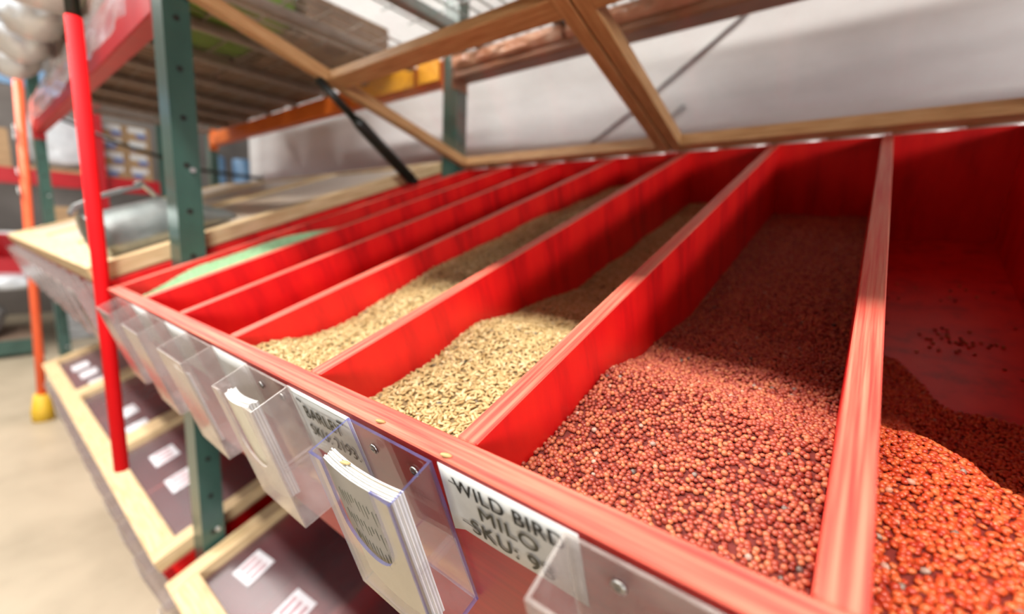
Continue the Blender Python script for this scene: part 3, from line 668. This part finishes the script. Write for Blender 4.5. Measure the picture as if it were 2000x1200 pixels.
# ------------------------------------------------------------------ notes on the lower lids
for i, (x, y, s, s2, a, org, lab, pr) in enumerate((
    (-1.066, 0.145, 0.075, 0.070, 6, LOW, 'large printed paper square on the lid at the bottom edge', True),
    (-0.868, 0.150, 0.075, 0.070, 5, LOW, 'paper square cut off by the bottom edge', True),
    (-1.856, 0.155, 0.10, 0.075, 0, LOW, 'upper paper square on the lid left of the green column', True),
    (-1.640, 0.148, 0.10, 0.075, 0, LOW, 'lower paper square on the lid left of the green column', True),
    (-2.417, 0.152, 0.11, 0.075, 0, LOW, 'upper paper square right of the red pole on the second lower lid', False),
    (-2.205, 0.150, 0.10, 0.075, 0, LOW, 'lower paper square right of the red pole on the second lower lid', False),
    (-3.000, 0.150, 0.12, 0.075, 0, LOW, 'nearest of three bluish paper squares on the farthest lower lid', False),
    (-3.210, 0.140, 0.12, 0.075, 0, LOW, 'middle of three bluish paper squares on the farthest lower lid', False),
    (-3.400, 0.130, 0.12, 0.075, 0, LOW, 'farthest of three bluish paper squares on the farthest lower lid', False))):
    lid_note(x, y, s, s2, a, org, lab, pr)

# ------------------------------------------------------------------ grain in the bins
def seed_group(name, scale, mat, dist, density, jitter, tilt, seed, smin, smax, lift=0.0012):
    ng = bpy.data.node_groups.new(name, 'GeometryNodeTree')
    ng.interface.new_socket('Geometry', in_out='INPUT', socket_type='NodeSocketGeometry')
    ng.interface.new_socket('Geometry', in_out='OUTPUT', socket_type='NodeSocketGeometry')
    nd = ng.nodes; lk = ng.links.new
    gi = nd.new('NodeGroupInput'); go = nd.new('NodeGroupOutput')
    dp = nd.new('GeometryNodeDistributePointsOnFaces'); dp.distribute_method = 'POISSON'
    dp.inputs['Distance Min'].default_value = dist; dp.inputs['Density Max'].default_value = density; dp.inputs['Seed'].default_value = seed
    lk(gi.outputs[0], dp.inputs['Mesh'])
    rj = nd.new('FunctionNodeRandomValue'); rj.data_type = 'FLOAT_VECTOR'
    rj.inputs[0].default_value = (-jitter * 0.3, -jitter * 0.3, lift - jitter); rj.inputs[1].default_value = (jitter * 0.3, jitter * 0.3, lift + jitter); rj.inputs['Seed'].default_value = seed + 3
    sp = nd.new('GeometryNodeSetPosition'); lk(dp.outputs['Points'], sp.inputs['Geometry']); lk(rj.outputs[0], sp.inputs['Offset'])
    ico = nd.new('GeometryNodeMeshIcoSphere'); ico.inputs['Radius'].default_value = 1.0; ico.inputs['Subdivisions'].default_value = 2
    tf = nd.new('GeometryNodeTransform'); lk(ico.outputs[0], tf.inputs['Geometry']); tf.inputs['Scale'].default_value = scale
    ss = nd.new('GeometryNodeSetShadeSmooth'); lk(tf.outputs[0], ss.inputs[0])
    sm = nd.new('GeometryNodeSetMaterial'); lk(ss.outputs[0], sm.inputs['Geometry']); sm.inputs['Material'].default_value = MATS[mat]
    ip = nd.new('GeometryNodeInstanceOnPoints'); lk(sp.outputs[0], ip.inputs['Points']); lk(sm.outputs[0], ip.inputs['Instance'])
    rr = nd.new('FunctionNodeRandomValue'); rr.data_type = 'FLOAT_VECTOR'; rr.inputs['Seed'].default_value = seed + 5
    rr.inputs[0].default_value = (-tilt, -tilt, 0); rr.inputs[1].default_value = (tilt, tilt, 2 * pi)
    er = nd.new('FunctionNodeEulerToRotation'); lk(rr.outputs[0], er.inputs[0])
    rot = nd.new('FunctionNodeRotateRotation'); rot.rotation_space = 'LOCAL'
    lk(dp.outputs['Rotation'], rot.inputs['Rotation']); lk(er.outputs[0], rot.inputs['Rotate By']); lk(rot.outputs[0], ip.inputs['Rotation'])
    rs = nd.new('FunctionNodeRandomValue'); rs.data_type = 'FLOAT'; rs.inputs['Seed'].default_value = seed + 9
    rs.inputs[2].default_value = smin; rs.inputs[3].default_value = smax
    lk(rs.outputs[1], ip.inputs['Scale'])
    jg = nd.new('GeometryNodeJoinGeometry'); lk(gi.outputs[0], jg.inputs[0]); lk(ip.outputs[0], jg.inputs[0])
    lk(jg.outputs[0], go.inputs[0])
    return ng
def lerp_prof(prof, y):
    if y <= prof[0][0]: return prof[0][1]
    for (a, b), (c, d) in zip(prof, prof[1:]):
        if y <= c:
            t = (y - a) / (c - a); t = t * t * (3 - 2 * t) * 0.5 + t * 0.5
            return b + (d - b) * t
    return prof[-1][1]
def grain(name, label, x0, x1, prof, y1, bed, ng, side=0.0, y0=0.021, wob=0.005, edge=None):
    nx, ny = 18, 90
    bm = bmesh.new(); g = []
    rnd = random.Random(name + label)
    off = Vector((rnd.random() * 30, rnd.random() * 30, 0))
    for j in range(ny + 1):
        v = j / ny; row = []
        for i in range(nx + 1):
            u = i / nx; x = x0 + (x1 - x0) * u
            ymax = y1 if edge is None else edge(u)
            y = y0 + (ymax - y0) * v
            z = lerp_prof(prof, y * (1 if edge is None else y1 / ymax)) + wob * mn.noise(Vector((x * 22, y * 9, 0)) + off) + side * u * (0.3 + 0.7 * math.exp(-((y - 0.28) / 0.2) ** 2))
            row.append(bm.verts.new((x, y, max(z, FLOORN + 0.0005))))
        g.append(row)
    for j in range(ny):
        for i in range(nx): bm.faces.new((g[j][i], g[j][i + 1], g[j + 1][i + 1], g[j + 1][i])).smooth = True
    me = bpy.data.meshes.new('m'); bm.to_mesh(me); bm.free()
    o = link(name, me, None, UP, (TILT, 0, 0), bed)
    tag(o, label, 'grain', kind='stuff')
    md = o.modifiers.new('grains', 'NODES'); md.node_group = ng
    return o
def bin_range(k):      # inner faces of the bin right of divider k
    return div_x(k) + T + 0.0005, div_x(k - 1) - 0.0005
MI = (0.00228, 0.00212, 0.00185)
ng_m = seed_group('milo_grains', MI, 'milo_seed', 0.0026, 220000, 0.0009, 0.9, 1, 0.82, 1.16)
ng_o = seed_group('milo_grains_orange', (0.0025, 0.0021, 0.0016), 'milo_seed_orange', 0.0026, 220000, 0.0009, 0.7, 11, 0.85, 1.16)
ng_b = seed_group('barley_grains', (0.0041, 0.00175, 0.0014), 'barley_seed', 0.0028, 200000, 0.0011, 0.55, 21, 0.85, 1.12)
ng_g = seed_group('green_grains', (0.0016, 0.0013, 0.0012), 'green_seed', 0.0026, 160000, 0.0006, 0.6, 31, 0.85, 1.1)
ng_k = seed_group('black_grains', (0.0045, 0.002, 0.0015), 'black_seed', 0.0036, 120000, 0.001, 0.6, 41, 0.85, 1.1)
a, b = bin_range(1)
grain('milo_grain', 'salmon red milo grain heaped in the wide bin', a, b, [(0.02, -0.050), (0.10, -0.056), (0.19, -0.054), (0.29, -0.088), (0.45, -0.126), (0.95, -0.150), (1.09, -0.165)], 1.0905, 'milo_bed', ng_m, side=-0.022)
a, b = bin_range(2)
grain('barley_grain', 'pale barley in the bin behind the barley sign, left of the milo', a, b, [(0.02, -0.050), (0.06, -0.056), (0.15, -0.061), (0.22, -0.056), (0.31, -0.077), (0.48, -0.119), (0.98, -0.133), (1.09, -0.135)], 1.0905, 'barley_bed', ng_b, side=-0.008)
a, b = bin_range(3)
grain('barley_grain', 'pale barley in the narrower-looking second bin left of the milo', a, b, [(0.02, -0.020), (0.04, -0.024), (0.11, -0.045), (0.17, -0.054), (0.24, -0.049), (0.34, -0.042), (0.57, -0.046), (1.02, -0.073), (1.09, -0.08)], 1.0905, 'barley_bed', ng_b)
a, b = bin_range(6)
grain('green_grain', 'mint green fine grain in the leftmost open bin', a, b, [(0.02, -0.045), (0.035, -0.035), (0.16, -0.014), (0.37, -0.014), (0.55, -0.041), (0.8, -0.10), (1.09, -0.14)], 1.0905, 'green_bed', ng_g, wob=0.003)
a, b = bin_range(0)
grain('milo_grain', 'orange red milo grain running out on the bare bin floor at right', a, b, [(0.02, -0.060), (0.10, -0.068), (0.20, -0.084), (0.27, -0.100), (0.34, -0.150), (0.44, -0.205), (0.55, -0.2205), (0.60, -0.2218)], 0.60, 'milo_bed_orange', ng_o,
      edge=lambda u: 0.585 - 0.10 * min(1, max(0, (u - 0.2) / 0.25)) + 0.012 * mn.noise(Vector((u * 14, 3, 0))))
a, b = bin_range(4)
grain('black_grain', 'small heap of black seed in the front corner of an empty bin', b - 0.075, b, [(0.02, -0.030), (0.035, -0.045), (0.06, -0.12), (0.10, -0.2215)], 0.11, 'black_plastic', ng_k, wob=0.003)

# loose grains that can be picked out one by one
def ico_mesh(scale):
    bm = bmesh.new(); bmesh.ops.create_icosphere(bm, subdivisions=2, radius=1)
    for v in bm.verts: v.co = Vector((v.co.x * scale[0], v.co.y * scale[1], v.co.z * scale[2]))
    for f in bm.faces: f.smooth = True
    me = bpy.data.meshes.new('m'); bm.to_mesh(me); bm.free(); return me
loose_m = ico_mesh(MI); loose_b = ico_mesh((0.0043, 0.00165, 0.0013))
rnd = random.Random(5)
spots = [(rnd.gauss(0.125, 0.022), rnd.gauss(0.66, 0.014)) for _ in range(34)] + [(rnd.uniform(0.03, 0.19), rnd.uniform(0.56, 0.86)) for _ in range(26)] + [(rnd.gauss(0.19, 0.006), rnd.gauss(0.56, 0.01)) for _ in range(8)]
for x, y in spots:
    if 0.024 < x < 0.2:
        o = link('milo_kernel', loose_m, None, Rb @ Vector((x, y, FLOORN + 0.0017)), (TILT, 0, rnd.uniform(0, 6)), 'milo_seed')
        tag(o, 'single milo kernel scattered on the bare red bin floor', 'kernel', 'kernels on the bare bin floor')
for x, y, n, lab in ((-0.288 + 0.02, -0.0285, -0.0135, 'single barley kernel lying on top of the white leaflets'), (-0.262, 0.004, 0.0013, 'single barley kernel on the rail above the clear holder'), (-0.19, 0.003, 0.0013, 'single barley kernel on the rail above the milo sign')):
    o = link('barley_kernel', loose_b, None, Rb @ Vector((x, y, n)), (TILT, 0.1, 0.5), 'barley_seed'); tag(o, lab, 'kernel')
